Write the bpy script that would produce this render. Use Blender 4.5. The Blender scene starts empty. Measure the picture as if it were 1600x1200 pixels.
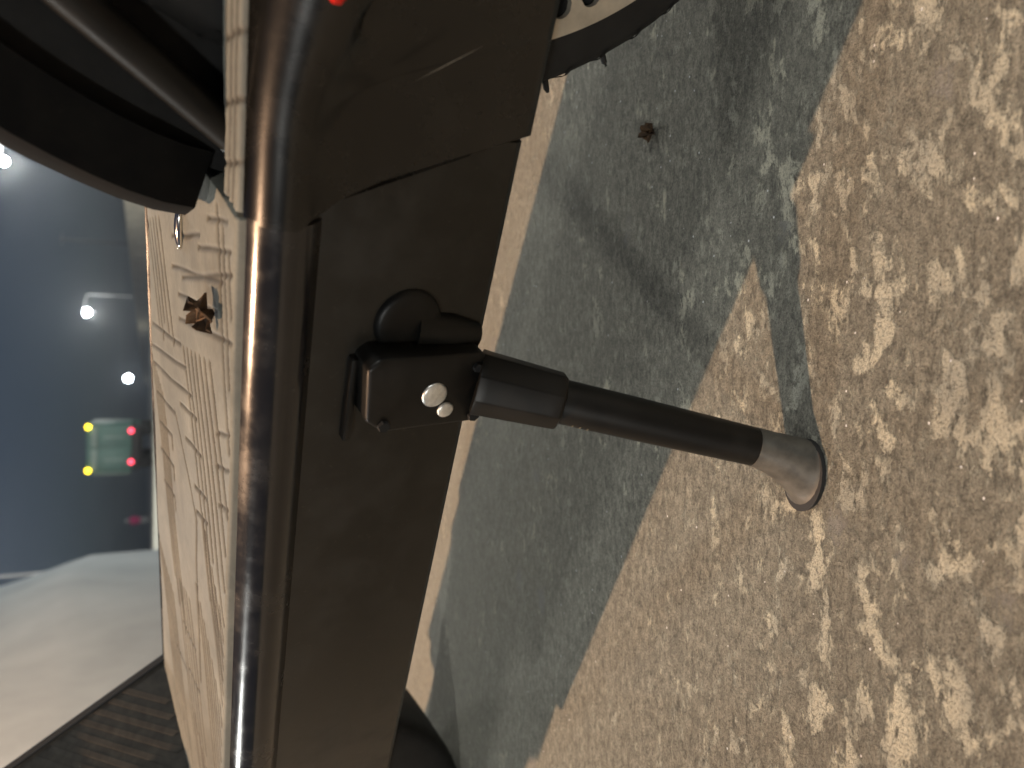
import bpy, bmesh, math, random
import numpy as np
from mathutils import Vector, Matrix
random.seed(7); rng = np.random.default_rng(7)
scn = bpy.context.scene
col = scn.collection
R = math.radians
KEY, FILL = 3200, 2850        # watts of the key lamp and of each white lamp

# ------------------------------------------------------------------ camera
cam_d = bpy.data.cameras.new('camera'); cam = bpy.data.objects.new('camera', cam_d); col.objects.link(cam)
CAM_H, PITCH, ROLL = 0.2098, 0.4423, 0.0069
_fw = Vector((0, math.cos(PITCH), -math.sin(PITCH))); _up = Vector((0, math.sin(PITCH), math.cos(PITCH))); _r = Vector((1, 0, 0))
r2 = math.cos(ROLL)*_r + math.sin(ROLL)*_up; u2 = -math.sin(ROLL)*_r + math.cos(ROLL)*_up
m = Matrix.Identity(4)                                   # the phone was held on its side: picture right = down
m.col[0][:3] = -u2; m.col[1][:3] = r2; m.col[2][:3] = -_fw; m.col[3][:3] = (0, 0, CAM_H)
cam.matrix_world = m
cam_d.sensor_width = 36; cam_d.lens = 27; cam_d.clip_start = 0.01; cam_d.clip_end = 6000
cam_d.dof.use_dof = True; cam_d.dof.focus_distance = 0.29; cam_d.dof.aperture_fstop = 11.5
scn.camera = cam

# ------------------------------------------------------------------ frame of the scooter (S forward, T away, Z up along the leaning deck)
A = Vector((-0.8378, 0.5447, -0.0376)); B = Vector((0.5331, 0.8309, 0.1594)); N = Vector((-0.1181, -0.1135, 0.9865)); O = Vector((0.037, 0.3488, 0))
a0 = Vector((-0.8384, 0.5450, 0)); b0 = Vector((0.5450, 0.8384, 0))

# ------------------------------------------------------------------ night sky, key lamp
w = bpy.data.worlds.new('World'); scn.world = w; w.use_nodes = True
nt = w.node_tree; nt.nodes.clear()
SUNDIR = (-0.545*a0 + 0.15*b0 + Vector((0, 0, -1))).normalized()   # way the light travels
el = math.asin(-SUNDIR.z); az = math.atan2(-SUNDIR.x, -SUNDIR.y)
sky = nt.nodes.new('ShaderNodeTexSky'); sky.sky_type = 'NISHITA'; sky.sun_disc = False
sky.sun_elevation = el; sky.sun_rotation = az; sky.air_density = 1.0; sky.dust_density = 2.0
hs = nt.nodes.new('ShaderNodeHueSaturation'); hs.inputs['Saturation'].default_value = 0.95
tint = nt.nodes.new('ShaderNodeMix'); tint.data_type = 'RGBA'; tint.blend_type = 'MULTIPLY'; tint.inputs[0].default_value = 1
tint.inputs[7].default_value = (0.62, 0.78, 1.0, 1)
bg = nt.nodes.new('ShaderNodeBackground'); bg.inputs[1].default_value = 0.0122
out = nt.nodes.new('ShaderNodeOutputWorld')
nt.links.new(sky.outputs[0], hs.inputs['Color']); nt.links.new(hs.outputs[0], tint.inputs[6])
nt.links.new(tint.outputs[2], bg.inputs[0]); nt.links.new(bg.outputs[0], out.inputs[0])
sd = bpy.data.lights.new('sun', 'SUN'); sd.energy = 0.03; sd.angle = R(0.5); sd.color = (1.0, 0.9, 0.8)   # night: the sun is down, the lamps light the place
sun = bpy.data.objects.new('sun', sd); col.objects.link(sun); sun.location = (0, 0, 6)
sun.rotation_euler = SUNDIR.to_track_quat('-Z', 'Y').to_euler()
scn.view_settings.view_transform = 'Standard'; scn.view_settings.look = 'None'
scn.view_settings.exposure = 0.0; scn.view_settings.gamma = 1.0
scn.render.engine = 'CYCLES'

# ------------------------------------------------------------------ materials
def mat(name):
    mt = bpy.data.materials.new(name); mt.use_nodes = True
    t = mt.node_tree; b = t.nodes['Principled BSDF']
    return mt, t, b
def nd(t, kind, **kw):
    n = t.nodes.new(kind)
    for k, v in kw.items():
        if k in n.inputs: n.inputs[k].default_value = v
        else: setattr(n, k, v)
    return n
def ramp(t, src, stops, interp='LINEAR'):
    r = t.nodes.new('ShaderNodeValToRGB'); r.color_ramp.interpolation = interp
    e = r.color_ramp.elements
    while len(e) < len(stops): e.new(0.5)
    for i, (p, c) in enumerate(stops):
        e[i].position = p; e[i].color = (c, c, c, 1) if isinstance(c, (int, float)) else (*c, 1)
    t.links.new(src, r.inputs[0]); return r.outputs[0]
def mixc(t, fac, a, b, mode='MIX'):
    n = t.nodes.new('ShaderNodeMix'); n.data_type = 'RGBA'; n.blend_type = mode
    for s, v in ((0, fac), (6, a), (7, b)):
        if hasattr(v, 'is_linked') or isinstance(v, bpy.types.NodeSocket): t.links.new(v, n.inputs[s])
        elif s == 0: n.inputs[0].default_value = v
        else: n.inputs[s].default_value = (*v, 1)
    return n.outputs[2]
def mathn(t, op, a, b=None):
    n = t.nodes.new('ShaderNodeMath'); n.operation = op
    for i, v in ((0, a), (1, b)):
        if v is None: continue
        if isinstance(v, bpy.types.NodeSocket): t.links.new(v, n.inputs[i])
        else: n.inputs[i].default_value = v
    return n.outputs[0]
def coords(t, scale=(1, 1, 1), rot=(0, 0, 0), world=False):
    c = t.nodes.new('ShaderNodeNewGeometry' if world else 'ShaderNodeTexCoord')
    mp = t.nodes.new('ShaderNodeMapping'); mp.inputs['Scale'].default_value = scale; mp.inputs['Rotation'].default_value = rot
    t.links.new(c.outputs['Position' if world else 'Object'], mp.inputs[0]); return mp.outputs[0]
def noise(t, co, scale, detail=4, rough=0.55, dist=0.0):
    n = nd(t, 'ShaderNodeTexNoise', Scale=scale, Detail=detail, Roughness=rough, Distortion=dist)
    t.links.new(co, n.inputs['Vector']); return n.outputs[0]
def bump(t, b, h, strength, dist):
    n = nd(t, 'ShaderNodeBump', Strength=strength, Distance=dist)
    t.links.new(h, n.inputs['Height']); t.links.new(n.outputs[0], b.inputs['Normal'])

def black_paint(name, base=(0.011, 0.011, 0.012), rough=0.28, dust=0.35, coat=0.0, spec=0.5):
    mt, t, b = mat(name); co = coords(t)
    d = ramp(t, noise(t, co, 55, 6, 0.65), [(0.45, 0.0), (0.8, 1.0)])
    sp = ramp(t, noise(t, co, 420, 3, 0.5), [(0.66, 0.0), (0.76, 1.0)])
    f = mathn(t, 'MULTIPLY', mathn(t, 'MAXIMUM', d, sp), dust*0.35)
    t.links.new(mixc(t, f, base, (0.11, 0.095, 0.075)), b.inputs['Base Color'])
    t.links.new(mathn(t, 'ADD', mathn(t, 'MULTIPLY', d, 0.18*dust/0.35), rough), b.inputs['Roughness'])
    bump(t, b, noise(t, co, 900, 2), 0.03, 0.0005)
    b.inputs['Coat Weight'].default_value = coat; b.inputs['Specular IOR Level'].default_value = spec
    return mt
def plain(name, colr, rough=0.5, metal=0.0, var=0.25, scale=30, bmp=0.0):
    mt, t, b = mat(name); co = coords(t)
    n = ramp(t, noise(t, co, scale, 5, 0.6), [(0.3, 1-var), (0.75, 1+var*0.4)])
    t.links.new(mixc(t, 1.0, colr, n, 'MULTIPLY'), b.inputs['Base Color'])
    b.inputs['Roughness'].default_value = rough; b.inputs['Metallic'].default_value = metal
    if bmp: bump(t, b, noise(t, co, scale*4, 4), bmp, 0.02/scale)
    return mt
def emis(name, colr, s):
    mt, t, b = mat(name); b.inputs['Base Color'].default_value = (*colr, 1)
    b.inputs['Emission Color'].default_value = (*colr, 1); b.inputs['Emission Strength'].default_value = s
    return mt

def ground_mat():
    mt, t, b = mat('worn_concrete')
    co = coords(t, (0.55, 1.0, 1.0), (0, 0, R(4)), True); iso = coords(t, (0.8, 1, 1), world=True)
    big = noise(t, co, 14, 3, 0.5); mid = noise(t, co, 92, 9, 0.70, 0.25); grit = noise(t, iso, 1150, 3, 0.75); fine = noise(t, co, 330, 6, 0.76, 0.3)
    # cement skin: clouds, then fine grit of dark and light grains
    base = mixc(t, ramp(t, fine, [(0.36, 0.0), (0.64, 1.0)]), (0.100, 0.098, 0.081), (0.43, 0.415, 0.34))
    base = mixc(t, ramp(t, mid, [(0.36, 0.55), (0.56, 0.0)]), base, (0.135, 0.130, 0.108))
    base = mixc(t, ramp(t, grit, [(0.36, 0.75), (0.49, 0.0)]), base, (0.062, 0.058, 0.048))
    base = mixc(t, ramp(t, grit, [(0.57, 0.0), (0.68, 0.6)]), base, (0.46, 0.44, 0.37))
    # pale sandy patches; the deck's shade is painted in by thinning them
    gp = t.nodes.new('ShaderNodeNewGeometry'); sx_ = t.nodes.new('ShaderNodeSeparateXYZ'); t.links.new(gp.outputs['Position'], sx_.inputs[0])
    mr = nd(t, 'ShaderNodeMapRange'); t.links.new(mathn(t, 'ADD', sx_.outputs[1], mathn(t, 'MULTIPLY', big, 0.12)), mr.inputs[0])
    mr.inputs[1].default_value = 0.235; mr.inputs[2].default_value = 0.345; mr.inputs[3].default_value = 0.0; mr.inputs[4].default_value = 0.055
    shade_thinning = mr.outputs[0]
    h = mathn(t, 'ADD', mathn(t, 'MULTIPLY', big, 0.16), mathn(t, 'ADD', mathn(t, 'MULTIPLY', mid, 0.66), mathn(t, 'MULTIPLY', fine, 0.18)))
    h = mathn(t, 'SUBTRACT', h, shade_thinning)
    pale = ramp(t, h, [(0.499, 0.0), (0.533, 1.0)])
    pale = mathn(t, 'MULTIPLY', pale, ramp(t, grit, [(0.33, 0.45), (0.50, 1.0)]))
    pc = mixc(t, ramp(t, noise(t, co, 40, 3), [(0.4, 0.0), (0.62, 1.0)]), (0.47, 0.46, 0.385), (0.70, 0.665, 0.525))
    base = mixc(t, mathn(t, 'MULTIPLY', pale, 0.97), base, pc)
    # paler tone farther in, under the deck and beyond
    md = nd(t, 'ShaderNodeMapRange'); t.links.new(mathn(t, 'ADD', sx_.outputs[1], mathn(t, 'MULTIPLY', mid, 0.15)), md.inputs[0])
    md.inputs[1].default_value = 0.36; md.inputs[2].default_value = 0.60; md.inputs[3].default_value = 0.0; md.inputs[4].default_value = 0.42
    base = mixc(t, md.outputs[0], base, (0.43, 0.415, 0.345))
    # few lilac-grey worn stones
    v = nd(t, 'ShaderNodeTexVoronoi', Scale=52.0); t.links.new(co, v.inputs['Vector'])
    sep = nd(t, 'ShaderNodeSeparateColor'); t.links.new(v.outputs['Color'], sep.inputs[0])
    stone = mathn(t, 'MULTIPLY', mathn(t, 'GREATER_THAN', sep.outputs[0], 0.91), ramp(t, mathn(t, 'ADD', v.outputs['Distance'], fine), [(0.66, 1.0), (0.76, 0.0)]))
    base = mixc(t, mathn(t, 'MULTIPLY', stone, 0.55), base, (0.29, 0.285, 0.27))
    # mica grains, lamp glints painted in as white dots
    g = nd(t, 'ShaderNodeTexVoronoi', Scale=300.0); t.links.new(iso, g.inputs['Vector'])
    gs = nd(t, 'ShaderNodeSeparateColor'); t.links.new(g.outputs['Color'], gs.inputs[0])
    gl = mathn(t, 'MULTIPLY', mathn(t, 'GREATER_THAN', gs.outputs[1], 0.93), mathn(t, 'LESS_THAN', g.outputs['Distance'], 0.12))
    base = mixc(t, gl, base, (0.95, 0.95, 0.95))
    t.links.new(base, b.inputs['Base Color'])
    t.links.new(mathn(t, 'SUBTRACT', 0.85, mathn(t, 'MULTIPLY', gl, 0.65)), b.inputs['Roughness'])
    hh = mathn(t, 'ADD', mathn(t, 'MULTIPLY', grit, 0.45), mathn(t, 'ADD', mathn(t, 'MULTIPLY', fine, 0.9), mathn(t, 'MULTIPLY', pale, 0.25)))
    bump(t, b, hh, 1.0, 0.0024)
    return mt
def rubber_mat():
    mt, t, b = mat('dusty_mat'); co = coords(t)
    at = t.nodes.new('ShaderNodeAttribute'); at.attribute_name = 'groove'
    n = noise(t, co, 38, 5, 0.6, 0.3); n2 = noise(t, co, 420, 3, 0.6)
    v = nd(t, 'ShaderNodeTexVoronoi', Scale=46.0, distance='CHEBYCHEV'); t.links.new(co, v.inputs['Vector'])
    sp = nd(t, 'ShaderNodeSeparateColor'); t.links.new(v.outputs['Color'], sp.inputs[0])
    c = mixc(t, ramp(t, n, [(0.35, 0.0), (0.7, 1.0)]), (0.155, 0.16, 0.14), (0.25, 0.25, 0.212))
    c = mixc(t, mathn(t, 'MULTIPLY', sp.outputs[0], 0.28), c, (0.15, 0.152, 0.136))
    c = mixc(t, ramp(t, n2, [(0.3, 0.35), (0.6, 0.0)]), c, (0.14, 0.138, 0.115))
    c = mixc(t, at.outputs['Fac'], c, (0.020, 0.016, 0.011))
    t.links.new(c, b.inputs['Base Color']); b.inputs['Roughness'].default_value = 0.75
    bump(t, b, n2, 0.25, 0.0006)
    return mt
M = dict(
    ground=ground_mat(), mat=rubber_mat(),
    paint=black_paint('black_gloss_paint', rough=0.18, dust=0.45, spec=0.65),
    side=black_paint('black_satin_paint', base=(0.009, 0.0083, 0.0063), rough=0.36, dust=0.45, spec=0.45),
    cap=black_paint('black_cap_plastic', base=(0.005, 0.005, 0.0045), rough=0.25, dust=0.2, spec=0.55),
    fender=black_paint('dull_black_plastic', base=(0.006, 0.006, 0.006), rough=0.9, dust=0.2, spec=0.1),
    liner=plain('rough_black_liner', (0.007, 0.007, 0.007), 0.85, 0, 0.7, 160, 0.9),
    tube=black_paint('black_tube', base=(0.004, 0.004, 0.0035), rough=0.42, dust=0.2, spec=0.3),
    tyre=plain('tyre_rubber', (0.013, 0.0125, 0.012), 0.72, 0, 0.5, 90, 0.4),
    disc=plain('brushed_disc', (0.62, 0.57, 0.48), 0.45, 0.6, 0.25, 120),
    dark=plain('dark_hollow', (0.006, 0.006, 0.006), 0.8),
    bolt=plain('zinc_bolt', (0.80, 0.80, 0.76), 0.38, 0.75, 0.25, 700),
    chrome=plain('chrome', (0.85, 0.78, 0.68), 0.12, 1.0, 0.1, 200),
    foot=plain('grey_foot_rubber', (0.105, 0.100, 0.086), 0.5, 0.0, 0.45, 190, 0.2),
    red=plain('red_reflector', (0.65, 0.02, 0.012), 0.25, 0, 0.1, 200),
    grip=plain('dark_grip_rubber', (0.036, 0.032, 0.026), 0.85, 0, 0.6, 150, 0.4),
    scratch=plain('bare_scratch', (0.33, 0.29, 0.23), 0.5, 0.3, 0.4, 900),
    mud=plain('dry_leaf_brown', (0.105, 0.058, 0.026), 0.8, 0, 0.85, 260, 0.8),
    leafpale=plain('dry_leaf_pale', (0.22, 0.13, 0.07), 0.8, 0, 0.5, 300, 0.5),
    conc=plain('pale_concrete', (0.40, 0.39, 0.37), 0.85, 0, 0.25, 2.2, 0.2),
    wall=plain('wall_plaster', (0.58, 0.54, 0.46), 0.9, 0, 0.3, 1.5),
    pole=plain('galvanised_pole', (0.20, 0.205, 0.21), 0.6, 0.1, 0.2, 3),
    truck=plain('teal_truck_paint', (0.075, 0.17, 0.15), 0.5, 0, 0.3, 2.5),
    truckpale=plain('faded_truck_paint', (0.22, 0.30, 0.27), 0.5, 0, 0.3, 3),
    black=plain('matt_black', (0.02, 0.021, 0.023), 0.7, 0, 0.4, 4),
    pink=plain('pink_cloth', (0.75, 0.07, 0.24), 0.85, 0, 0.2, 8),
    white=plain('white_cloth', (0.62, 0.62, 0.60), 0.85, 0, 0.2, 8),
    skin=plain('skin', (0.30, 0.17, 0.10), 0.6, 0, 0.1, 8),
    warmglass=emis('warm_lamp_glass', (1.0, 0.70, 0.42), 30.0),
    lampglass=emis('lamp_glass', (0.86, 0.94, 1.0), 60.0),
    yellow=emis('yellow_lamp', (1.0, 0.72, 0.02), 9.0),
    tail=emis('red_tail_lamp', (1.0, 0.06, 0.11), 5.0),
)
def pier_mat():
    mt, t, b = mat('stained_pier_concrete'); co = coords(t, (1, 1, 0.35)); c2 = coords(t)
    n = noise(t, co, 1.6, 6, 0.6, 0.3); c = mixc(t, ramp(t, n, [(0.35, 0.0), (0.7, 1.0)]), (0.25, 0.285, 0.31), (0.38, 0.425, 0.45))
    s = ramp(t, noise(t, c2, 5.0, 5, 0.65, 0.6), [(0.47, 0.0), (0.56, 1.0)])
    at = t.nodes.new('ShaderNodeAttribute'); at.attribute_name = 'stain'
    c = mixc(t, mathn(t, 'MULTIPLY', at.outputs['Fac'], mathn(t, 'ADD', 0.4, mathn(t, 'MULTIPLY', s, 0.6))), c, (0.66, 0.60, 0.50))
    t.links.new(c, b.inputs['Base Color']); b.inputs['Roughness'].default_value = 0.85
    return mt
M['pier'] = pier_mat()

# ------------------------------------------------------------------ mesh helpers
class MB:
    def __init__(s): s.v = []; s.f = []
    def add(s, vs, fs):
        k = len(s.v); s.v += [tuple(x) for x in vs]; s.f += [tuple(k+i for i in f) for f in fs]; return s
    def box(s, lo, hi):
        (x0, y0, z0), (x1, y1, z1) = lo, hi
        return s.add([(x0,y0,z0),(x1,y0,z0),(x1,y1,z0),(x0,y1,z0),(x0,y0,z1),(x1,y0,z1),(x1,y1,z1),(x0,y1,z1)],
                     [(0,3,2,1),(4,5,6,7),(0,1,5,4),(1,2,6,5),(2,3,7,6),(3,0,4,7)])
    def loft(s, rings, cap=True, closed=False):
        n = len(rings[0]); vs = [p for r in rings for p in r]; fs = []
        cnt = len(rings) if closed else len(rings)-1
        for i in range(cnt):
            a, b = i*n, ((i+1) % len(rings))*n
            for j in range(n): fs.append((a+j, a+(j+1) % n, b+(j+1) % n, b+j))
        if cap and not closed: fs += [tuple(range(n-1, -1, -1)), tuple((len(rings)-1)*n+j for j in range(n))]
        return s.add(vs, fs)
    def tube(s, pts, rads, n=16, cap=True):
        pts = [Vector(p) for p in pts]; rings = []
        if not hasattr(rads, '__len__'): rads = [rads]*len(pts)
        for i, p in enumerate(pts):
            d = (pts[min(i+1, len(pts)-1)] - pts[max(i-1, 0)]).normalized()
            h = Vector((0.31, 0.2, 0.93)) if abs(d.dot(Vector((0.31, 0.2, 0.93)))) < 0.9 else Vector((1, 0, 0))
            x = d.cross(h).normalized(); y = d.cross(x)
            rings.append([p + rads[i]*(math.cos(2*math.pi*k/n)*x + math.sin(2*math.pi*k/n)*y) for k in range(n)])
        return s.loft(rings, cap)
    def build(s, name, material, parent=None, smooth=40, bevel=0, flip=False, seg=2):
        me = bpy.data.meshes.new(name)
        vs = [(-x, y, z) for x, y, z in s.v] if flip else s.v
        me.from_pydata([tuple(v) for v in vs], [], s.f)
        bm = bmesh.new(); bm.from_mesh(me); bmesh.ops.recalc_face_normals(bm, faces=bm.faces)
        if bevel:
            ed = [e for e in bm.edges if len(e.link_faces) == 2 and e.calc_face_angle(0) > R(35)]
            bmesh.ops.bevel(bm, geom=ed, offset=bevel, segments=seg, affect='EDGES', profile=0.5)
        for f in bm.faces: f.smooth = bool(smooth)
        if smooth:
            for e in bm.edges: e.smooth = not (len(e.link_faces) == 2 and e.calc_face_angle(0) > R(smooth))
        bm.to_mesh(me); bm.free(); me.materials.append(material)
        o = bpy.data.objects.new(name, me); col.objects.link(o)
        if parent: o.parent = parent
        return o
def empty(name, loc=(0, 0, 0), rz=0, parent=None):
    o = bpy.data.objects.new(name, None); col.objects.link(o); o.location = loc; o.rotation_euler = (0, 0, rz); o.empty_display_size = 0.1
    if parent: o.parent = parent
    return o
def tag(o, label=None, cat=None, group=None, kind=None):
    for k, v in (('label', label), ('category', cat), ('group', group), ('kind', kind)):
        if v: o[k] = v
    return o
def copy_tree(o, parent=None):
    c = o.copy(); col.objects.link(c); c.parent = parent
    for ch in [x for x in bpy.data.objects if x.parent == o]: copy_tree(ch, c)
    return c

# ------------------------------------------------------------------ ground
g = MB(); xs = [-3000, -400, -40, -6, -1.2, 1.2, 6, 40, 400, 3000]; ys = [-3000, -400, -40, -6, -0.4, 1.6, 6, 40, 400, 3000]
g.add([(x, y, 0) for y in ys for x in xs], [(j*10+i, j*10+i+1, (j+1)*10+i+1, (j+1)*10+i) for j in range(9) for i in range(9)])
tag(g.build('ground', M['ground'], smooth=0), kind='structure')

# ------------------------------------------------------------------ the scooter
sc = empty('electric_scooter')
mw = Matrix.Identity(4); mw.col[0][:3] = -A; mw.col[1][:3] = B; mw.col[2][:3] = N
# make the frame exactly orthonormal
x = (-A).normalized(); y = (B - B.dot(x)*x).normalized(); z = x.cross(y)
mw = Matrix(((x.x, y.x, z.x, O.x), (x.y, y.y, z.y, O.y), (x.z, y.z, z.z, O.z), (0, 0, 0, 1)))
sc.matrix_world = mw
tag(sc, 'black electric kick scooter with dusty mat deck leaning on its kickstand', 'scooter')
def SB(mb, name, material, parent=sc, **kw): return mb.build(name, material, parent, flip=True, **kw)
ZT, ZB = 0.1997, 0.119

# deck body: lower tray and rounded edge rails
tray = MB()
prof = [(-0.0852, 0.1855), (-0.0838, 0.1225), (-0.0815, 0.1195), (-0.077, 0.1185), (0.077, 0.1185), (0.0815, 0.1195), (0.0838, 0.1225), (0.0852, 0.1855)]
tray.loft([[(s, t_, z_) for t_, z_ in prof] for s in (-0.1116, 0.27)])
SB(tray, 'deck_tray', M['side'], bevel=0.0005)
for sg in (-1, 1):
    sp_ = MB(); sp_.loft([[(s, sg*t_, z_) for t_, z_ in ((0.0850, 0.1820), (0.0834, 0.1225), (0.0815, 0.1197), (0.058, 0.1197), (0.058, 0.1820))] for s in (-0.1118, -0.150)]); SB(sp_, 'side_plate', M['side'], bevel=0.0005)
def rail(sign, s0, s1, name, material, parent=sc):
    # rounded rail section, hollow towards the mat
    rl = MB(); c0, z0 = 0.0795, 0.1902; r_t, r_z = 0.0122, 0.0108
    sec = [(0.0793, 0.1950)]
    for k in range(15):
        a_ = R(66 - k*122/14); sec.append((c0 + r_t*max(0, math.cos(a_)), z0 + r_z*math.sin(a_)))
    sec += [(0.0845, 0.1800), (0.079, 0.1805)]
    rl.loft([[(s, sign*t_, z_) for t_, z_ in sec] for s in np.linspace(s0, s1, 8)])
    return SB(rl, name, material, parent, smooth=50)
rail(-1, -0.0885, 0.275, 'edge_rail', M['paint']); rail(1, -0.0885, 0.29, 'edge_rail', M['paint'])
# mat with pressed grooves (height field)
def mat_field(s0, s1, t0, t1, segs, name, ds=0.0009, dt=0.0006):
    ns, ntt = int((s1-s0)/ds)+1, int((t1-t0)/dt)+1
    S, T = np.meshgrid(np.linspace(s0, s1, ns), np.linspace(t0, t1, ntt), indexing='ij')
    gv = np.zeros_like(S)
    for (p, q) in segs:
        p = np.array(p); q = np.array(q); d = q-p; L2 = (d**2).sum()
        lo = np.minimum(p, q)-0.003; hi = np.maximum(p, q)+0.003
        i0, i1 = np.searchsorted(S[:, 0], [lo[0], hi[0]]); j0, j1 = np.searchsorted(T[0], [lo[1], hi[1]])
        if i1 <= i0 or j1 <= j0: continue
        ss = S[i0:i1, j0:j1]; tt = T[i0:i1, j0:j1]
        u = np.clip(((ss-p[0])*d[0] + (tt-p[1])*d[1])/L2, 0, 1)
        wob = 0.0004*np.sin(u*9+p[0]*900)
        dist = np.hypot(ss-p[0]-u*d[0], tt-p[1]-u*d[1]+wob)
        wd = 0.0014 if abs(d[1]) < abs(d[0]) else 0.0009
        gv[i0:i1, j0:j1] = np.maximum(gv[i0:i1, j0:j1], np.clip(1.35 - dist/wd, 0, 1)*(1.0 if abs(d[1]) < abs(d[0]) else 0.8))
    lowf = 0.00035*np.sin(S*41+T*23)*np.sin(T*57-S*17) + rng.normal(0, 0.00003, S.shape)
    Zv = 0.2004 - gv*0.0009 + lowf
    edge = np.minimum(np.minimum(T-t0, t1-T), 0.0015)/0.0015
    Zv -= (1-edge)**2*0.0012
    verts = np.stack([-S, T, Zv], -1).reshape(-1, 3)
    idx = np.arange(ns*ntt).reshape(ns, ntt)
    faces = np.stack([idx[:-1, :-1], idx[:-1, 1:], idx[1:, 1:], idx[1:, :-1]], -1).reshape(-1, 4)
    # skirt down to the tray
    per = list(idx[:, 0]) + list(idx[-1, 1:]) + list(idx[-2::-1, -1]) + list(idx[0, -2:0:-1])
    bot = verts[per].copy(); bot[:, 2] = 0.1835; base = len(verts)
    verts = np.vstack([verts, bot]); n = len(per)
    sk = [(per[i], per[(i+1) % n], base+(i+1) % n, base+i) for i in range(n)]
    me = bpy.data.meshes.new(name); me.from_pydata(verts.tolist(), [], faces.tolist()+[tuple(int(q) for q in f) for f in sk])
    atr = me.attributes.new('groove', 'FLOAT', 'POINT'); atr.data.foreach_set('value', np.concatenate([gv.reshape(-1), np.full(n, 1.0)]).astype(np.float32))
    bm = bmesh.new(); bm.from_mesh(me); bmesh.ops.recalc_face_normals(bm, faces=bm.faces); bm.to_mesh(me); bm.free()
    me.materials.append(M['mat']); me.polygons.foreach_set('use_smooth', [True]*len(me.polygons))
    o = bpy.data.objects.new(name, me); col.objects.link(o); o.parent = sc; return o
segs = []
def bundle(p, step, vec, n, jit=0.1):
    for i in range(n):
        a = np.array(p)+np.array(step)*i; q = a+np.array(vec)*(1+jit*math.sin(i*2.1))
        if q[1] < -0.0725: q = a+(q-a)*((-0.0715-a[1])/(q[1]-a[1])) if a[1] > -0.0715 else a
        if abs(q-a).sum() > 0.004: segs.append((a, q))
bundle((-0.02, 0.0775), (-0.0035, -0.0078), (0.039, -0.026), 5)
bundle((-0.001, 0.069), (0.0105, 0.0), (0.006, -0.004), 0)
bundle((0.0, -0.001), (-0.0035, -0.0076), (0.090, -0.048), 7, 0.25)
bundle((0.050, 0.0765), (0.001, -0.0052), (0.105, -0.046), 6, 0.12)
bundle((0.058, -0.034), (0.004, -0.0062), (0.085, -0.045), 7, 0.3)
bundle((0.110, -0.022), (0.004, -0.0075), (0.085, -0.040), 8, 0.3)
bundle((0.150, 0.026), (-0.003, -0.0065), (0.085, -0.045), 6, 0.2)
bundle((0.170, 0.0765), (0.001, -0.0055), (0.085, -0.044), 8, 0.15)
bundle((0.205, -0.010), (0.003, -0.0085), (0.07, -0.035), 8, 0.2)
bundle((-0.078, -0.052), (0.004, -0.0075), (0.085, -0.022), 4, 0.2)
for a, q in [((-0.025, 0.021), (-0.058, -0.061)), ((-0.019, 0.009), (-0.045, -0.055)), ((-0.009, 0.007), (-0.044, -0.0725)), ((0.029, 0.073), (0.001, 0.004)),
             ((0.043, 0.0765), (0.006, -0.006)), ((0.052, 0.075), (0.013, -0.016)), ((0.066, 0.07), (0.045, 0.02)), ((0.081, 0.065), (0.064, 0.029)), ((0.064, 0.029), (0.070, 0.028)),
             ((0.096, 0.062), (0.08, 0.026)), ((0.08, 0.026), (0.086, 0.025)), ((0.111, 0.055), (0.097, 0.024)), ((0.097, 0.024), (0.103, 0.023)),
             ((0.032, 0.008), (0.018, -0.024)), ((0.043, -0.001), (0.030, -0.032)), ((0.055, -0.019), (0.043, -0.042)), ((0.066, -0.022), (0.054, -0.044)),
             ((0.043, 0.02), (0.07, -0.022)), ((0.07, -0.022), (0.117, -0.024)), ((0.117, -0.024), (0.165, -0.03)), ((-0.07, -0.04), (-0.079, -0.065)), ((-0.055, -0.028), (-0.072, -0.07)),
             ((-0.030, 0.0), (-0.066, -0.072)), ((-0.038, 0.02), (-0.060, -0.03)), ((0.002, -0.055), (-0.010, -0.0725)), ((0.016, -0.055), (0.005, -0.0725)), ((0.03, -0.06), (0.022, -0.0725)),
             ((0.17, 0.012), (0.156, -0.02)), ((0.19, 0.0), (0.176, -0.03)), ((0.21, 0.03), (0.196, 0.0))]:
    segs.append((a, q))
mat_field(-0.084, 0.284, -0.0748, 0.0783, segs, 'deck_mat')
arm_segs = [((-0.20, t_), (-0.084, t_+0.004)) for t_ in (-0.074, -0.069, -0.063)] + [((s_, -0.06), (s_-0.006, -0.077)) for s_ in np.arange(-0.19, -0.09, 0.016)]
mat_field(-0.20, -0.086, -0.0755, -0.0575, arm_segs, 'mat_strip')
mat_field(-0.20, -0.086, 0.0575, 0.0775, [(a, (q[0], -q[1])) for a, q in []], 'mat_strip')

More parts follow.
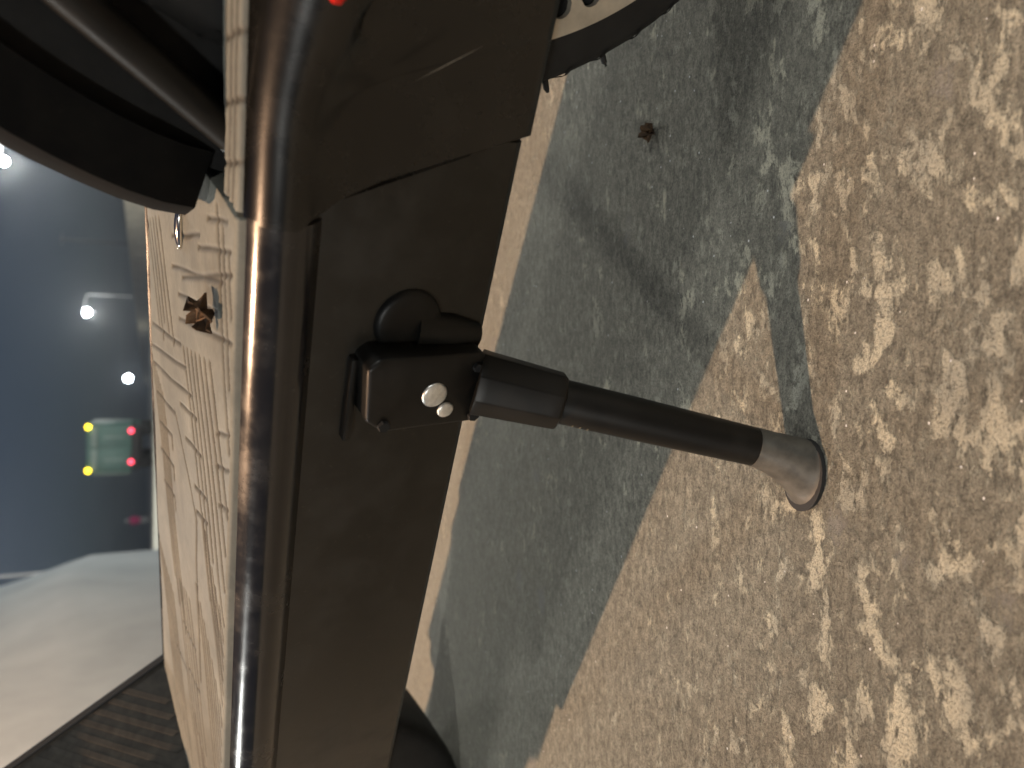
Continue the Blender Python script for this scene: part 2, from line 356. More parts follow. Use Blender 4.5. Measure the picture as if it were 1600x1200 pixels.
# rear end caps: side arms that carry the wheel; the near one swells outwards
def cap_arm(sign):
    c = MB(); rings = []
    for s in np.linspace(-0.0875, -0.31, 34):
        k = min(1, max(0, (-0.108 - s)/0.075)); k = k*k*(3-2*k)                # swelling
        k2 = min(1, max(0, (-0.24 - s)/0.07))
        top = 0.2002 - 0.03*k2; inn = 0.0625
        rr = 0.0108 + 0.0125*k                                                # edge radius grows
        outT = 0.0920 + 0.0100*k; ctr = (outT - rr, top - 0.0015*k - rr*0.92)
        sec = [(inn, top-0.004), (min(0.0795, outT-rr-0.001), top-0.003), (min(0.0800, outT-rr), top-0.0003)]
        for j in range(12):
            a_ = R(86 - j*(86+30)/11); sec.append((ctr[0] + rr*math.cos(a_), ctr[1] + rr*0.92*math.sin(a_)))
        low = 0.1175 + 0.01*k2
        sec += [(0.0872 + 0.0085*k, 0.1765), (0.0864 + 0.0055*k, 0.165), (0.0848 + 0.001*k, low+0.004), (0.0825, low), (inn, low)]
        # slanting front edge of the cap, lower part starts farther back
        rings.append([(s - (0.026*min(1, max(0, (0.188 - z_)/0.06))**0.8 if s > -0.12 else 0.0), sign*t_, z_) for t_, z_ in sec])
    # keep rows ordered
    for i in range(1, len(rings)):
        rings[i] = [(min(p[0], q[0]-0.0006), p[1], p[2]) for p, q in zip(rings[i], rings[i-1])]
    c.loft(rings); return SB(c, 'rear_end_cap', M['cap'], smooth=45)
cap_near = cap_arm(-1); cap_arm(1)
refl = MB(); rings = []
for k in range(9):
    u = k/8; s = -0.1435 - 0.05*u; hw = 0.0075*math.sqrt(max(0.02, 1-(1-min(1, u*3.5))**2))*(1 if u < 0.9 else 0.8)
    rings.append([(s, -0.0995 - 0.0018*math.cos(a_) - 0.0, 0.1866 + hw*math.sin(a_)) for a_ in np.linspace(-math.pi/2, math.pi*1.5, 13)[:-1]])
refl.loft(rings); SB(refl, 'red_reflector', M['red'], smooth=60)
# scuffs: long scratch on the cap, chips on the rail
def chip(pts, wdt, name='scratch'):
    mb = MB(); vs = []
    for i, (s, t_, z_) in enumerate(pts):
        wv = wdt*math.sin(math.pi*(i+0.35)/(len(pts)-0.3)); vs += [(s, t_, z_-wv), (s, t_-0.0003, z_+wv)]
    mb.add(vs, [(2*i, 2*i+1, 2*i+3, 2*i+2) for i in range(len(pts)-1)]); return SB(mb, name, M['scratch'], smooth=0)

chip([(-0.127-0.0022*i, -0.0915-0.0004*i, 0.1625-0.0034*i) for i in range(6)], 0.0004)
# fender over the rear wheel
WS, WZ, WR = -0.256, 0.1455, 0.147
fen = MB(); FR = 0.193; rings = []
for k in range(46):
    a_ = R(18.5 + k*(150-18.5)/45); e = min(1, (k+0.6)/3.0); e = math.sqrt(max(0, 1-(1-e)**2))
    hw = 0.053*(0.72 + 0.28*e); sk = 0.021
    sec = [(FR-sk, -hw), (FR-0.004, -hw-0.002), (FR+0.001, -hw+0.004), (FR+0.006, -hw*0.6), (FR+0.008, 0), (FR+0.006, hw*0.6), (FR+0.001, hw-0.004), (FR-0.004, hw+0.002), (FR-sk, hw),
           (FR-sk, hw-0.002), (FR-0.004, hw-0.003), (FR-0.002, hw-0.006), (FR+0.004, 0), (FR-0.002, -hw+0.006), (FR-0.004, -hw+0.003), (FR-sk, -hw+0.002)]
    rings.append([(WS + r_*math.cos(a_), t_, WZ + r_*math.sin(a_)) for r_, t_ in sec])
fen.loft(rings); fender = SB(fen, 'rear_fender', M['fender'], smooth=50)
ln = MB(); rings = []
for k in range(40):
    a_ = R(14 + k*(148-14)/39); r0, r1 = FR-0.016, FR-0.062
    sec = [(r0, -0.046), (r0+0.004, 0.0), (r0, 0.046), (r1, 0.045), (r1, -0.045)]
    rings.append([(WS + r_*math.cos(a_), t_, WZ + r_*math.sin(a_)) for r_, t_ in sec])
ln.loft(rings); SB(ln, 'fender_liner', M['liner'], smooth=30)
st = MB(); st.tube([(-0.0985, -0.054, 0.1945), (-0.131, -0.0545, 0.2345), (-0.185, -0.055, 0.296)], 0.0052, 14)
SB(st, 'fender_stay', M['tube'])

# wheels
def wheel(Sc, Tc, Zc, Rr, steer, parent_name, half=0.036):
    wp = empty(parent_name, (0, 0, 0), 0, sc); wp.location = (-Sc, Tc, Zc); wp.rotation_euler = (0, 0, steer)
    ty = MB(); sec = []
    for k in range(20):
        a_ = 2*math.pi*k/20; c_, s_ = math.cos(a_), math.sin(a_)
        sec.append((Rr-0.024 + 0.024*math.copysign(abs(c_)**0.35, c_), half*math.copysign(abs(s_)**0.35, s_)))
    n = 72; ty.loft([[(r_*math.cos(2*math.pi*i/n), t_, r_*math.sin(2*math.pi*i/n)) for r_, t_ in sec] for i in range(n)], closed=True)
    tyre = ty.build('tyre', M['tyre'], wp, smooth=60)
    # sipes round the shoulder
    tr = MB()
    for i in range(60):
        a_ = 2*math.pi*i/60
        for sg in (-1, 1):
            p = []
            for th_, da in ((R(28), 0), (R(48), 0.012), (R(66), 0.024)):
                c_, s_ = math.cos(th_)**0.35, math.sin(th_)**0.35
                r_ = Rr-0.024+0.0244*c_
                for dd in (-0.007, 0.007): p.append((r_*math.cos(a_+da+dd), sg*(half+0.0003)*s_, r_*math.sin(a_+da+dd)))
            tr.add(p, [(0, 1, 3, 2), (2, 3, 5, 4)])
    o = tr.build('tread_blocks', M['tyre'], wp, smooth=0); o['kind'] = 'stuff'
    rim = MB(); n = 48
    secr = [(Rr-0.046, -half*0.75), (Rr-0.030, -half*0.8), (Rr-0.030, half*0.8), (Rr-0.046, half*0.75), (Rr-0.052, 0)]
    rim.loft([[(r_*math.cos(2*math.pi*i/n), t_, r_*math.sin(2*math.pi*i/n)) for r_, t_ in secr] for i in range(n)], closed=True)
    rim.build('rim', M['fender'], wp)
    hub = MB(); hub.tube([(0, -half*0.9, 0), (0, half*0.9, 0)], 0.052, 28); hub.build('hub', M['dark'], wp)
    return wp
rw = wheel(WS, 0.0, WZ, WR, 0, 'rear_wheel', 0.053)
fwheel = wheel(0.405, 0.0, 0.1405, 0.125, R(15), 'front_wheel', 0.043)
# rubber hairs on the rear tyre
for a_ in (math.pi+0.38, math.pi+0.546, math.pi+0.91, math.pi+1.3):
    nb = MB(); d = Vector((math.cos(a_), 0, math.sin(a_))); p = d*(WR-0.004) + Vector((0, -0.047, 0))
    nb.tube([p, p+d*0.0035+Vector((0, -0.0006, 0)), p+d*0.0052+Vector((0.0006, -0.001, 0))], [0.0012, 0.0010, 0.0005], 6)
    ob = nb.build('rubber_hair', M['tyre'], rw); 
# perforated brake disc on the near side of the rear wheel
def disc():
    bm = bmesh.new(); RO, RI, HR = 0.127, 0.085, 0.0044; th = 0.0022
    import itertools
    holes = [(0.0925, 2*math.pi*(i+0.15)/42) for i in range(42)] + [(0.0795, 2*math.pi*(i+0.6)/42) for i in range(42)]
    # sector grid: each hole sits in its own cell, cell outline bridged to a round hole
    n = 66; K = 16
    for row, (ra, rb, off, rc) in enumerate(((0.1095, RO, 0.15, 0.1180), (RI, 0.1095, 0.6, 0.1010))):
        for i in range(n):
            a_c = 2*math.pi*(i+off)/n; da = math.pi/n
            cell = []
            for j in range(K):
                ph = 2*math.pi*j/K + math.pi/4; q = ph - math.pi/4
                # walk round the cell outline
                u = (j/K)*4; sd_ = int(u); fr = u-sd_
                if sd_ == 0: r_, a_ = rb, a_c-da+2*da*fr
                elif sd_ == 1: r_, a_ = rb+(ra-rb)*fr, a_c+da
                elif sd_ == 2: r_, a_ = ra, a_c+da-2*da*fr
                else: r_, a_ = ra+(rb-ra)*fr, a_c-da
                cell.append((r_*math.cos(a_), r_*math.sin(a_)))
            cx, cy = rc*math.cos(a_c), rc*math.sin(a_c)
            hole = []
            for (px_, py_) in cell:
                v = Vector((px_-cx, py_-cy)); v = v.normalized()*HR*(0.88 if row == 0 else 0.75); hole.append((cx+v.x, cy+v.y))
            fr_ = [[bm.verts.new((p[0], tt, p[1])) for p in ring] for tt in (0, th) for ring in (cell, hole)]
            for j in range(K):
                k = (j+1) % K
                bm.faces.new((fr_[0][j], fr_[0][k], fr_[1][k], fr_[1][j]))
                bm.faces.new((fr_[2][j], fr_[3][j], fr_[3][k], fr_[2][k]))
                bm.faces.new((fr_[1][j], fr_[1][k], fr_[3][k], fr_[3][j]))
                if j < K//4 and row == 0: bm.faces.new((fr_[0][j], fr_[2][j], fr_[2][k], fr_[0][k]))
    bmesh.ops.remove_doubles(bm, verts=bm.verts, dist=0.00005)
    bmesh.ops.recalc_face_normals(bm, faces=bm.faces)
    me = bpy.data.meshes.new('brake_disc'); bm.to_mesh(me); bm.free(); me.materials.append(M['disc'])
    o = bpy.data.objects.new('brake_disc', me); col.objects.link(o); o.parent = rw; o.location = (0, -0.0585, 0); return o
disc()

# front ramp with ribbed grip
u_r = Vector((0.575, 0, 0.818)); rp = MB(); L = 0.22
def rpt(u, t_, h=0.0):
    p = Vector((0.285, 0, 0.1985)) + u_r*u + Vector((-0.818, 0, 0.575))*h; return (p.x, t_, p.z)
rp.add([rpt(0, -0.083), rpt(0, 0.083), rpt(L, 0.083), rpt(L, -0.083), rpt(0, -0.083, -0.006), rpt(0, 0.083, -0.006), rpt(L, 0.083, -0.006), rpt(L, -0.083, -0.006)],
       [(0, 1, 2, 3), (7, 6, 5, 4), (0, 4, 5, 1), (1, 5, 6, 2), (2, 6, 7, 3), (3, 7, 4, 0)])
rampo = SB(rp, 'footrest_ramp', M['grip'], bevel=0.001)
for i in range(-4, 22):
    # ribs run aslant, as pressed in the rubber
    p0, p1 = (0.006+i*0.0105+0.066, 0.0805), (0.006+i*0.0105-0.078, -0.0805)
    def clip(a, b):
        pts = []
        a, b = np.array(a), np.array(b)
        ts = [0, 1]
        for lim in (0.004, L-0.003):
            if (a[0]-lim)*(b[0]-lim) < 0: ts.append((lim-a[0])/(b[0]-a[0]))
        ts = sorted(t_ for t_ in ts if 0.003 <= (a+(b-a)*t_)[0] <= L-0.002)
        return (a+(b-a)*ts[0], a+(b-a)*ts[-1]) if len(ts) > 1 and ts[-1]-ts[0] > 0.02 else None
    q = clip(p0, p1)
    if q is None: continue
    rb = MB(); (ua, ta), (ub, tb) = q; hw = 0.0028
    rb.add([rpt(ua-hw, ta, 0.0002), rpt(ua+hw, ta, 0.0002), rpt(ub+hw, tb, 0.0002), rpt(ub-hw, tb, 0.0002),
            rpt(ua-hw*.7, ta, 0.0004), rpt(ua+hw*.7, ta, 0.0004), rpt(ub+hw*.7, tb, 0.0004), rpt(ub-hw*.7, tb, 0.0004)],
           [(4, 5, 6, 7), (0, 1, 5, 4), (1, 2, 6, 5), (2, 3, 7, 6), (3, 0, 4, 7)])
    SB(rb, 'rib', M['grip'], rampo, smooth=0)
eb = MB(); eb.tube([rpt(-0.002, 0.0838, 0.0008), rpt(L, 0.0838, 0.0008)], 0.0024, 10); SB(eb, 'edge_bead', M['black'], rampo)
eb = MB(); eb.tube([rpt(-0.002, -0.0838, 0.0008), rpt(L, -0.0838, 0.0008)], 0.0024, 10); SB(eb, 'edge_bead', M['black'], rampo)
# unseen panels added below the ramp to block light; front mudguard
for sg in (-1, 1):
    gs = MB(); gs.loft([[(0.268, t_, 0.120), (0.286, t_, 0.1975), (0.405, t_, 0.366), (0.430, t_, 0.366), (0.43, t_, 0.2), (0.38, t_, 0.122)] for t_ in (sg*0.079, sg*0.064)]); SB(gs, 'neck_shade_panel', M['side'], smooth=0)
fg = MB(); fg.loft([[(0.405+r_*math.cos(a_), t_, 0.1405+r_*math.sin(a_)) for r_, t_ in ((0.140, -0.05), (0.146, 0), (0.140, 0.05), (0.137, 0.05), (0.143, 0), (0.137, -0.05))] for a_ in np.linspace(R(20), R(125), 24)]); SB(fg, 'front_fender', M['fender'])
nbk = MB(); nbk.box((0.37, -0.08, 0.22), (0.44, 0.08, 0.355)); SB(nbk, 'neck_shade_block', M['side'])  # unseen block added to shut out light behind the front wheel
hc = MB(); hc.tube([(0.395, 0, 0.30), (0.405, 0, 0.34), (0.400, 0, 0.40)], [0.03, 0.034, 0.03], 20); SB(hc, 'steering_head', M['paint'])
for sg in (-1, 1):
    fk = MB(); fk.tube([(0.40, sg*0.02, 0.335), (0.402, sg*0.056, 0.28), (0.405, sg*0.060, 0.1405)], [0.014, 0.012, 0.011], 12); SB(fk, 'fork_leg', M['paint'])

# shiny screw and cap bits on the mat
sw = MB(); rings = []
for k in range(13):
    u = k/12; s = -0.058 + 0.017*u; rr = 0.0021*math.sqrt(max(0.01, 1-(2*u-1)**2))
    rings.append([(s, 0.0005+rr*1.1*math.cos(a_), 0.2006 + rr*max(-0.2, math.sin(a_))) for a_ in np.linspace(0, 2*math.pi, 13)[:-1]])
sw.loft(rings); SB(sw, 'chrome_clip', M['chrome'], smooth=80)

# kickstand
ks = empty('kickstand', (0, 0, 0), 0, sc)
P0 = Vector((-0.0345, -0.0935, 0.127)); F0 = Vector((-0.0278, -0.1558, 0.0241)); D = F0-P0
def onleg(t_): return P0 + D*t_
br = MB()
pr = [(-0.0480, 0.163), (-0.0450, 0.1665), (-0.0255, 0.1650), (-0.0205, 0.159), (-0.0195, 0.1255), (-0.0220, 0.1225), (-0.0435, 0.1235), (-0.0470, 0.1270)]
br.loft([[(s, t_, z_) for s, z_ in pr] for t_ in (-0.0815, -0.0965)])
SB(br, 'bracket', M['tube'], ks, bevel=0.0014, seg=3)
bp = MB(); bp.box((-0.0440, -0.0885, 0.1655), (-0.0125, -0.0815, 0.1685)); SB(bp, 'back_plate', M['tube'], ks, bevel=0.001)
bs = MB(); bs.tube([(-0.054, -0.082, 0.150), (-0.054, -0.0858, 0.150), (-0.054, -0.0868, 0.150), (-0.054, -0.0870, 0.150)], [0.0115, 0.0112, 0.0095, 0.006], 28); SB(bs, 'pivot_boss', M['tube'], ks, smooth=60)
bs = MB(); bs.tube([(-0.050, -0.082, 0.146), (-0.049, -0.084, 0.134), (-0.047, -0.085, 0.124)], [0.0075, 0.0065, 0.0045], 16); SB(bs, 'spring_housing', M['tube'], ks, smooth=60)
def bolt(s, z_, r_):
    b_ = MB(); t0 = -0.0964
    b_.tube([(s, t0, z_), (s, t0-0.0005, z_), (s, t0-0.0010, z_), (s, t0-0.0012, z_)], [r_, r_, r_*0.85, r_*0.35], 24); return SB(b_, 'bolt', M['bolt'], ks, smooth=60)
bolt(-0.0330, 0.1425, 0.0045); bolt(-0.0265, 0.1375, 0.0029)
for s_, z_, r_ in ((-0.0235, 0.1590, 0.0022), (-0.0225, 0.1262, 0.0022), (-0.0420, 0.1285, 0.0018)):
    b_ = MB(); b_.tube([(s_, -0.0962, z_), (s_, -0.0978, z_)], [r_, r_*0.9], 6); SB(b_, 'hex_screw', M['dark'], ks, smooth=0)
sl = MB(); pts = [onleg(x_) for x_ in (0.01, 0.04, 0.22, 0.25, 0.258)]; sl.tube(pts, [0.0116, 0.0113, 0.0103, 0.0101, 0.0088], 8); SB(sl, 'sleeve', M['tube'], ks, smooth=25, bevel=0.0006)
lg = MB(); lg.tube([onleg(0.2), onleg(0.5), onleg(0.87)], [0.0078, 0.0075, 0.0068], 24); SB(lg, 'leg', M['tube'], ks, smooth=60)
ft = MB(); rings = []; nrm = N
dirl = D.normalized()
gx = Vector((1, 0, 0)); # towards the front
Zc_ = lambda s, t_: None
def gz(s, t_):       # ground height in the scooter frame
    p = O + A*s + B*t_; return -p.z/N.z
for k in range(12):
    u = k/11; c0 = onleg(0.84 + 0.16*u)
    sh = 0.0040*u**2.0                                    # toe reaches towards the front
    e = c0 + Vector((sh*1.0, -0.0005*u, 0)) + Vector((0, -0.0035*u, 0))
    rl = 0.0070 + 0.0058*u**1.8; rs = 0.0071 + 0.0018*u**1.5
    xa = Vector((1, -0.45*u, 0)).normalized(); d_ = dirl.lerp(Vector((0, -0.19, -0.98)), u).normalized()
    ya = d_.cross(xa).normalized(); xa = ya.cross(d_).normalized()
    rg = []
    for j in range(24):
        a_ = 2*math.pi*j/24; p = e + xa*rl*math.cos(a_) + ya*rs*math.sin(a_)
        if k == 11: p.z = gz(p.x, p.y) + 0.0018
        else: p.z = max(p.z, gz(p.x, p.y) + 0.0022)
        rg.append(tuple(p))
    rings.append(rg)
ft.loft(rings); SB(ft, 'foot', M['foot'], ks, smooth=60)
so = MB(); top = [Vector(p) for p in rings[-1]]; cc = sum(top, Vector())/len(top)
so.loft([[tuple(cc+(p-cc)*1.0+Vector((0, 0, 0.0004))) for p in top], [tuple(cc+(p-cc)*1.01+Vector((0, 0, -0.0008))) for p in top], [tuple(cc+(p-cc)*1.0+Vector((0, 0, -0.0021))) for p in top]])
SB(so, 'sole', M['black'], ks)
for i in range(3):
    q = onleg(0.30 + i*0.022); mk = MB(); rr = 0.00778
    side = dirl.cross(Vector((0, -1, 0.3))).normalized(); outv = side.cross(dirl).normalized()
    if outv.y > 0: outv = -outv
    if side.x < 0: side = -side
    vs = []
    for a_ in (R(35), R(48), R(61), R(72)):
        dv = outv*math.cos(a_) + side*math.sin(a_)
        vs += [tuple(q+dv*rr-dirl*0.00022), tuple(q+dv*rr+dirl*0.00022)]
    mk.add(vs, [(0, 1, 3, 2), (2, 3, 5, 4), (4, 5, 7, 6)]); SB(mk, 'scale_mark', M['scratch'], ks)

# ------------------------------------------------------------------ dry leaves
def leaf(name, loc, size, rz, label, seed, base_frame=None):
    rg = random.Random(seed); root = empty(name, loc, rz); lf = MB(); n = 20; prof = []
    for k in range(n):
        a_ = 2*math.pi*k/n; spike = (0.55, 0.72, 1.05, 0.74)[k % 4]*rg.uniform(0.85, 1.15)
        prof.append((spike*math.cos(a_), spike*math.sin(a_), rg.uniform(0.2, 1.0)))
    inner = [(p[0]*0.5, p[1]*0.5, rg.uniform(0.0, 0.25)) for p in prof]
    vs = [(0, 0, 0.10)] + inner + prof
    vs = [(x_*size, y_*size, z_*size) for x_, y_, z_ in vs]
    fs = [(0, 1+k, 1+(k+1) % n) for k in range(n)] + [(1+k, 1+n+k, 1+n+(k+1) % n, 1+(k+1) % n) for k in range(n)]
    lf.add(vs, fs); ob = lf.build('leaf_blade', M['mud'], root, smooth=0)
    so_ = ob.modifiers.new('thick', 'SOLIDIFY'); so_.thickness = size*0.10; so_.offset = 1
    vm = MB()
    for k in range(2): vm.tube([(rg.uniform(-.2, .2)*size, rg.uniform(-.2, .2)*size, 0.28*size), (rg.uniform(-.4, .4)*size, rg.uniform(-.6, .6)*size, 0.45*size), (rg.uniform(-.8, .8)*size, rg.uniform(-.9, .9)*size, 0.4*size)], [0.09*size, 0.07*size, 0.02*size], 6)
    vm.build('leaf_stalk', M['leafpale'], root)
    tag(root, label, 'leaf'); return root
lf = leaf('dry_leaf', (0, 0, 0), 0.0064, 0.4, 'small crumpled brown dry leaf lying on the scooter deck mat', 3)
lf.matrix_world = mw @ Matrix.Translation((0.044, -0.052, 0.2028)) @ Matrix.Rotation(R(33), 4, 'X') @ Matrix.Rotation(0.5, 4, 'Z')
leaf('dry_leaf', (0.1167, 0.2944, 0.0), 0.0045, 1.2, 'small brown leaf scrap on the ground in the scooter shadow', 5)

# ------------------------------------------------------------------ background
def az_pt(ax, yy, z_=0): return Vector((ax*yy, yy, z_))
# rounded concrete pier
pr_ = MB(); YP = 9.0; rings = []; cx = -0.206*YP - 1.9; NN = 64
hts = [(0, 1.93), (0.75, 1.925), (0.95, 1.87), (1.26, 1.765), (1.54, 1.685), (2.0, 1.6), (2.7, 1.5), (3.4, 1.44), (4.2, 1.40)]
stain = []
for z_, r_ in hts:
    rings.append([(r_*math.cos(2*math.pi*k/NN), r_*math.sin(2*math.pi*k/NN), z_) for k in range(NN)])
pr_.loft(rings); pier = empty('concrete_pier', (cx, YP, 0))
po = pr_.build('shaft', M['pier'], pier, smooth=70)
atr = po.data.attributes.new('stain', 'FLOAT', 'POINT')
atr.data.foreach_set('value', [max(0, 1-abs((math.degrees(math.atan2(v.co.y, v.co.x))+100)/13))*(1 if v.co.z > 0.3 else 0.3) for v in po.data.vertices])
cpb = MB(); cpb.loft([[(r_*math.cos(2*math.pi*k/NN), r_*math.sin(2*math.pi*k/NN), z_) for k in range(NN)] for z_, r_ in ((4.2, 1.5), (4.35, 2.0), (5.0, 2.3), (5.6, 2.3))])
cpb.build('cap_beam', M['conc'], pier)
tag(pier, 'thick pale grey concrete pier rising beside the road behind the ramp', 'pier')

# low boundary wall running along the far right side
rd = Vector((-0.0496, 1, 0)).normalized(); rt = Vector((rd.y, -rd.x, 0))
wl = empty('boundary_wall', (0, 0, 0)); 
wb = MB(); 
for i in range(9):
    a = rt*11.0 + rd*(30+i*25); b_ = rt*11.0 + rd*(30+i*25+24.7)
    pn = MB(); vs = []
    for p in (a, b_):
        for off in (0, 0.22):
            for z_ in (0, 1.36): vs.append(tuple(p + rt*off + Vector((0, 0, z_))))
    pn.add(vs, [(0, 1, 3, 2), (4, 6, 7, 5), (0, 4, 5, 1), (2, 3, 7, 6), (1, 5, 7, 3), (0, 2, 6, 4)]); pn.build('wall_panel', M['wall'], wl, smooth=0)
tag(wl, 'low pale roadside wall running away below the lamp poles', 'wall')

# street lamps
def street_lamp(base, hgt, arm_len, arm_dir, globe, label, rad=0.09, lit=True, power=0, glass='lampglass', group='street lamps along the road'):
    root = empty('street_lamp', base)
    p = MB(); p.tube([(0, 0, 0), (0, 0, hgt*0.6), (0, 0, hgt)], [rad, rad*0.8, rad*0.6], 12); p.build('pole', M['pole'], root)
    a_ = Vector(arm_dir)*arm_len
    if arm_len:
        p = MB(); p.tube([(0, 0, hgt-0.05), tuple(a_*0.5+Vector((0, 0, hgt+0.18))), tuple(a_+Vector((0, 0, hgt+0.25)))], [rad*0.55, rad*0.5, rad*0.45], 10); p.build('arm', M['pole'], root)
    h = MB(); c = a_ + Vector((0, 0, hgt+0.22)); h.tube([tuple(c+Vector((0, 0, 0.0))), tuple(c+Vector((0, 0, 0.1))), tuple(c+Vector((0, 0, 0.18)))], [globe*0.8, globe*0.75, globe*0.3], 16); h.build('lamp_housing', M['pole'], root)
    gl = MB(); c2 = c - Vector((0, 0, globe*0.55)); nseg = 14
    gl.loft([[tuple(c2+Vector((globe*math.sin(t_)*math.cos(2*math.pi*k/16), globe*math.sin(t_)*math.sin(2*math.pi*k/16), globe*math.cos(t_)))) for k in range(16)] for t_ in np.linspace(0.12, math.pi-0.12, nseg)])
    gl.build('lamp_globe', M[glass] if lit else M['white'], root, smooth=80)
    if power:
        ld = bpy.data.lights.new('lamp_light', 'POINT'); ld.energy = power; ld.color = (1.0, 1.0, 0.94); ld.shadow_soft_size = 0.55
        lo = bpy.data.objects.new('lamp_light', ld); col.objects.link(lo); lo.parent = root; lo.location = tuple(c2 - Vector((0, 0, globe*1.4)))
    tag(root, label, 'street lamp', group); return root
def lamp_at(ax, elv, yy, apole, label, **kw):
    top = Vector((ax*yy, yy, CAM_H+elv*yy)); base = Vector((apole*yy, yy, 0)); d = top-base; h = d.z; d.z = 0; L_ = d.length
    return street_lamp(base, h-0.22+kw.get('globe', .3)*0.55, L_, tuple(d.normalized()) if L_ > 1e-6 else (1, 0, 0), kw.pop('globe', 0.3), label, **kw)
lamp_at(0.2405, 0.1451, 42, 0.292, 'nearest lit street lamp, glowing at the edge of the scooter fender', globe=0.20, power=FILL)
lamp_at(0.0784, 0.0643, 96, 0.099, 'lit white street lamp, middle one of the row over the road', globe=0.42, power=FILL)
lamp_at(0.0036, 0.0213, 210, 0.0195, 'farthest lit white street lamp, small and lowest above the horizon', globe=0.85)
for (bx, by, ax_, lab) in ((13, -8, -1, 'added fill lamp behind the viewer on the right of the road'), (-10, -10, 1, 'added fill lamp behind the viewer on the left of the road'),
                      (15, 7, -1, 'added fill lamp out to the right past the scooter tail'), (-14, 5, 1, 'added fill lamp out to the left past the scooter front'),
                      (-7.2, 24, 1, 'added fill lamp hidden behind the pale pier'), (10.2, 22, -1, 'added fill lamp hidden behind the rear fender')):
    street_lamp((bx, by, 0), 7.0, 2.0, (ax_, 0, 0), 0.2, lab, power=FILL*(1.3 if by > 20 else 1))  # unseen lamps added to lift the shadows and the rail highlight
# the warm lamp almost overhead that throws the scooter's shadow
K = Vector((0.0, 0.3, 0.1)) - SUNDIR*8.2
kl = street_lamp((K.x-2.2, K.y+0.9, 0), K.z-0.05, 2.377, (2.2/2.377, -0.9/2.377, 0), 0.14, 'warm street lamp leaning over the scooter from the front', glass='warmglass')
kd = bpy.data.lights.new('key_light', 'POINT'); kd.energy = KEY; kd.color = (1.0, 0.62, 0.37); kd.shadow_soft_size = 0.05
ko = bpy.data.objects.new('key_light', kd); col.objects.link(ko); ko.parent = kl; ko.location = (2.2, -0.9, K.z-0.12)
# lone pole and the mast by the pier
pl = empty('roadside_pole', tuple(az_pt(0.160, 70))); p = MB(); p.tube([(0, 0, 0), (0, 0, 6.6)], [0.10, 0.07], 12); p.build('shaft', M['pole'], pl); p = MB(); p.tube([(-0.5, 0, 6.45), (0.5, 0, 6.45)], 0.04, 8); p.build('crossarm', M['pole'], pl)
tag(pl, 'plain unlit roadside pole between the fender and the lamp row', 'pole')
ms = empty('twin_mast', tuple(az_pt(-0.2165, 34)))
for dx, rr_ in ((0.05, 0.075), (-0.47, 0.10)):
    p = MB(); p.tube([(dx, 0, 0), (dx, 0, 9.5)], [rr_, rr_*0.8], 12); p.build('pole', M['pole'], ms)
for z_ in (1.0, 3.2, 5.5, 8.0):
    p = MB(); p.tube([(0.05, 0, z_), (-0.47, 0, z_)], 0.035, 8); p.build('rung', M['pole'], ms)
p = MB(); p.loft([[(0.13+0.13*math.sin(t_)*math.cos(2*math.pi*k/14), -0.2+0.13*math.sin(t_)*math.sin(2*math.pi*k/14), 3.35+0.13*math.cos(t_)) for k in range(14)] for t_ in np.linspace(0.1, math.pi-0.1, 10)]); p.build('lamp_globe', M['lampglass'], ms, smooth=80)
p = MB(); p.tube([(0.05, 0, 3.42), (0.13, -0.2, 3.5)], 0.03, 8); p.build('lamp_bracket', M['pole'], ms)
tag(ms, 'tall pale twin mast with a small white lamp beside the pier', 'mast')

# lorry seen from behind
tk = empty('lorry', tuple(az_pt(-0.0775, 44)))
b_ = MB(); b_.box((-1.22, 0, 0.95), (1.22, 6.0, 3.02)); b_.build('cargo_box', M['truck'], tk, bevel=0.08)
for x0, x1 in ((-1.1, -0.06), (0.06, 1.1)):
    d_ = MB(); d_.box((x0, -0.05, 1.08), (x1, -0.003, 2.45)); dr = d_.build('rear_door', M['truck'], tk, bevel=0.02)
    hd = MB(); hd.box((x0+0.48, -0.09, 1.3), (x0+0.54, -0.051, 2.2)); hd.build('door_bar', M['truckpale'], dr)
    s_ = MB(); s_.box((x0, -0.06, 2.52), (x1, -0.004, 2.78)); s_.build('top_board', M['truckpale'], tk, bevel=0.02)
s_ = MB(); s_.box((-1.38, 0.3, 1.0), (-1.23, 5.6, 2.75)); s_.build('side_rail', M['truckpale'], tk, bevel=0.03)
s_ = MB(); s_.box((-1.15, 0.02, 0.62), (1.15, 0.3, 0.93)); s_.build('bumper', M['black'], tk, bevel=0.03)
s_ = MB(); s_.box((-0.95, 0.32, 0.50), (0.95, 6.8, 0.90)); s_.build('chassis', M['black'], tk)
s_ = MB(); s_.box((-1.1, 6.1, 0.6), (1.1, 7.8, 2.6)); s_.build('cab', M['truck'], tk, bevel=0.1)
for sx in (-0.85, 0.85):
    for yy in (1.2, 7.0):
        wh = MB(); wh.tube([(sx-0.26, yy, 0.48), (sx+0.26, yy, 0.48)], 0.48, 22); wh.build('wheel', M['black'], tk, bevel=0.04)
for sx in (-1, 1):
    q = MB(); q.tube([(sx*1.10 - 0.0, -0.02, 2.93), (sx*1.10, -0.14, 2.93)], [0.12, 0.09], 14); q.build('marker_lamp', M['yellow'], tk)
    q = MB(); q.tube([(sx*0.80+0.08, -0.01, 0.99), (sx*0.80+0.08, -0.12, 0.99)], [0.12, 0.09], 14); q.build('tail_lamp', M['tail'], tk)
tag(tk, 'teal green lorry seen from behind with yellow and red lamps', 'lorry')

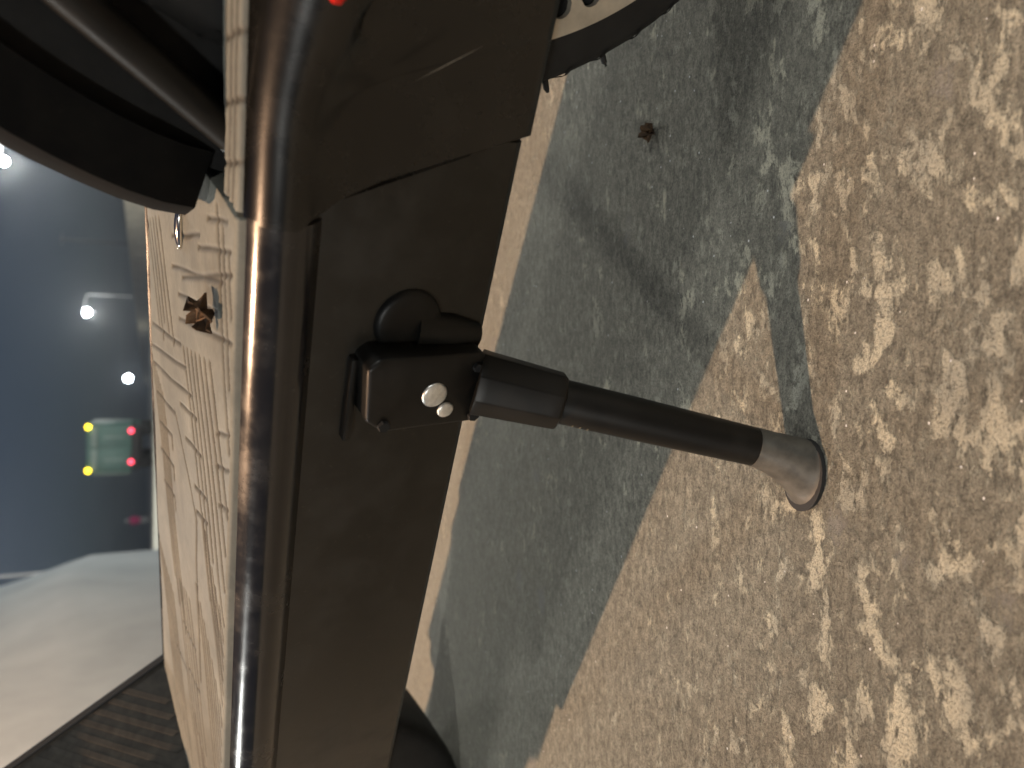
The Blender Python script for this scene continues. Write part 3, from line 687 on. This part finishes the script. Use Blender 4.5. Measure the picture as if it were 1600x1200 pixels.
# a person far down the road
def person(loc):
    root = empty('person', loc)
    vs = [(0, 0, 0.92), (0, 0, 1.12), (0, 0, 1.34), (0, 0, 1.47), (0, 0, 1.55), (0, -0.01, 1.66),
          (0.17, 0, 1.36), (0.27, 0, 1.12), (0.25, -0.1, 0.92), (-0.17, 0, 1.36), (-0.27, 0, 1.12), (-0.25, -0.1, 0.92),
          (0.10, 0, 0.86), (0.11, -0.03, 0.48), (0.11, 0, 0.08), (0.11, -0.14, 0.04), (-0.10, 0, 0.86), (-0.11, 0.04, 0.48), (-0.11, 0.08, 0.08), (-0.11, -0.06, 0.04)]
    es = [(0, 1), (1, 2), (2, 3), (3, 4), (4, 5), (2, 6), (6, 7), (7, 8), (2, 9), (9, 10), (10, 11), (0, 12), (12, 13), (13, 14), (14, 15), (0, 16), (16, 17), (17, 18), (18, 19)]
    rd_ = [0.15, 0.14, 0.17, 0.07, 0.09, 0.10, 0.075, 0.05, 0.04, 0.075, 0.05, 0.04, 0.095, 0.07, 0.05, 0.045, 0.095, 0.07, 0.05, 0.045]
    me = bpy.data.meshes.new('body'); me.from_pydata(vs, es, []); o = bpy.data.objects.new('body', me); col.objects.link(o); o.parent = root
    me.materials.append(M['skin'])
    o.modifiers.new('skin', 'SKIN')
    for i, r_ in enumerate(rd_): me.skin_vertices[0].data[i].radius = (r_, r_*0.85)
    me.skin_vertices[0].data[0].use_root = True
    o.modifiers.new('sub', 'SUBSURF').levels = 1; o.modifiers['sub'].render_levels = 1
    tp = MB(); tp.loft([[(w_*math.cos(2*math.pi*k/20), d_*math.sin(2*math.pi*k/20), z_) for k in range(20)] for z_, w_, d_ in ((0.70, 0.27, 0.22), (0.9, 0.24, 0.20), (1.1, 0.22, 0.18), (1.3, 0.24, 0.19), (1.42, 0.19, 0.14), (1.48, 0.09, 0.09))])
    for sg in (-1, 1): tp.tube([(sg*0.17, 0, 1.38), (sg*0.28, 0, 1.12), (sg*0.27, -0.06, 1.0)], [0.095, 0.08, 0.07], 12)
    tp.build('pink_top', M['pink'], root, smooth=70)
    hd = MB(); hd.loft([[(w_*math.cos(2*math.pi*k/16), w_*1.1*math.sin(2*math.pi*k/16)-0.01, z_) for k in range(16)] for z_, w_ in ((1.50, 0.10), (1.58, 0.135), (1.68, 0.14), (1.76, 0.11), (1.80, 0.04))]); hd.build('head_cloth', M['white'], root, smooth=70)
    for sg in (-1, 1):
        tr = MB(); tr.tube([(sg*0.09, 0, 0.86), (sg*0.11, 0.0, 0.48), (sg*0.11, 0.04*(sg < 0)*2, 0.11)], [0.115, 0.095, 0.085], 12); tr.build('trouser_leg', M['white'], root, smooth=70)
    tag(root, 'distant person in a pink top and pale head cloth on the road', 'person')
person(tuple(az_pt(-0.1625, 66)))

# ------------------------------------------------------------------ night haze round the lamps
hz = MB(); hz.box((-150, -60, -1.0), (150, 420, 12.5)); ho = hz.build('haze', None, smooth=0) if False else None
me = bpy.data.meshes.new('haze'); me.from_pydata(hz.v, [], hz.f); ho = bpy.data.objects.new('haze', me); col.objects.link(ho); ho['kind'] = 'stuff'
hm = bpy.data.materials.new('haze'); hm.use_nodes = True; t = hm.node_tree; t.nodes.clear()
pv = t.nodes.new('ShaderNodeVolumePrincipled'); pv.inputs['Color'].default_value = (0.86, 0.90, 0.95, 1); pv.inputs['Density'].default_value = 0.0012; pv.inputs['Anisotropy'].default_value = 0.8
ov = t.nodes.new('ShaderNodeOutputMaterial'); t.links.new(pv.outputs[0], ov.inputs['Volume']); me.materials.append(hm)
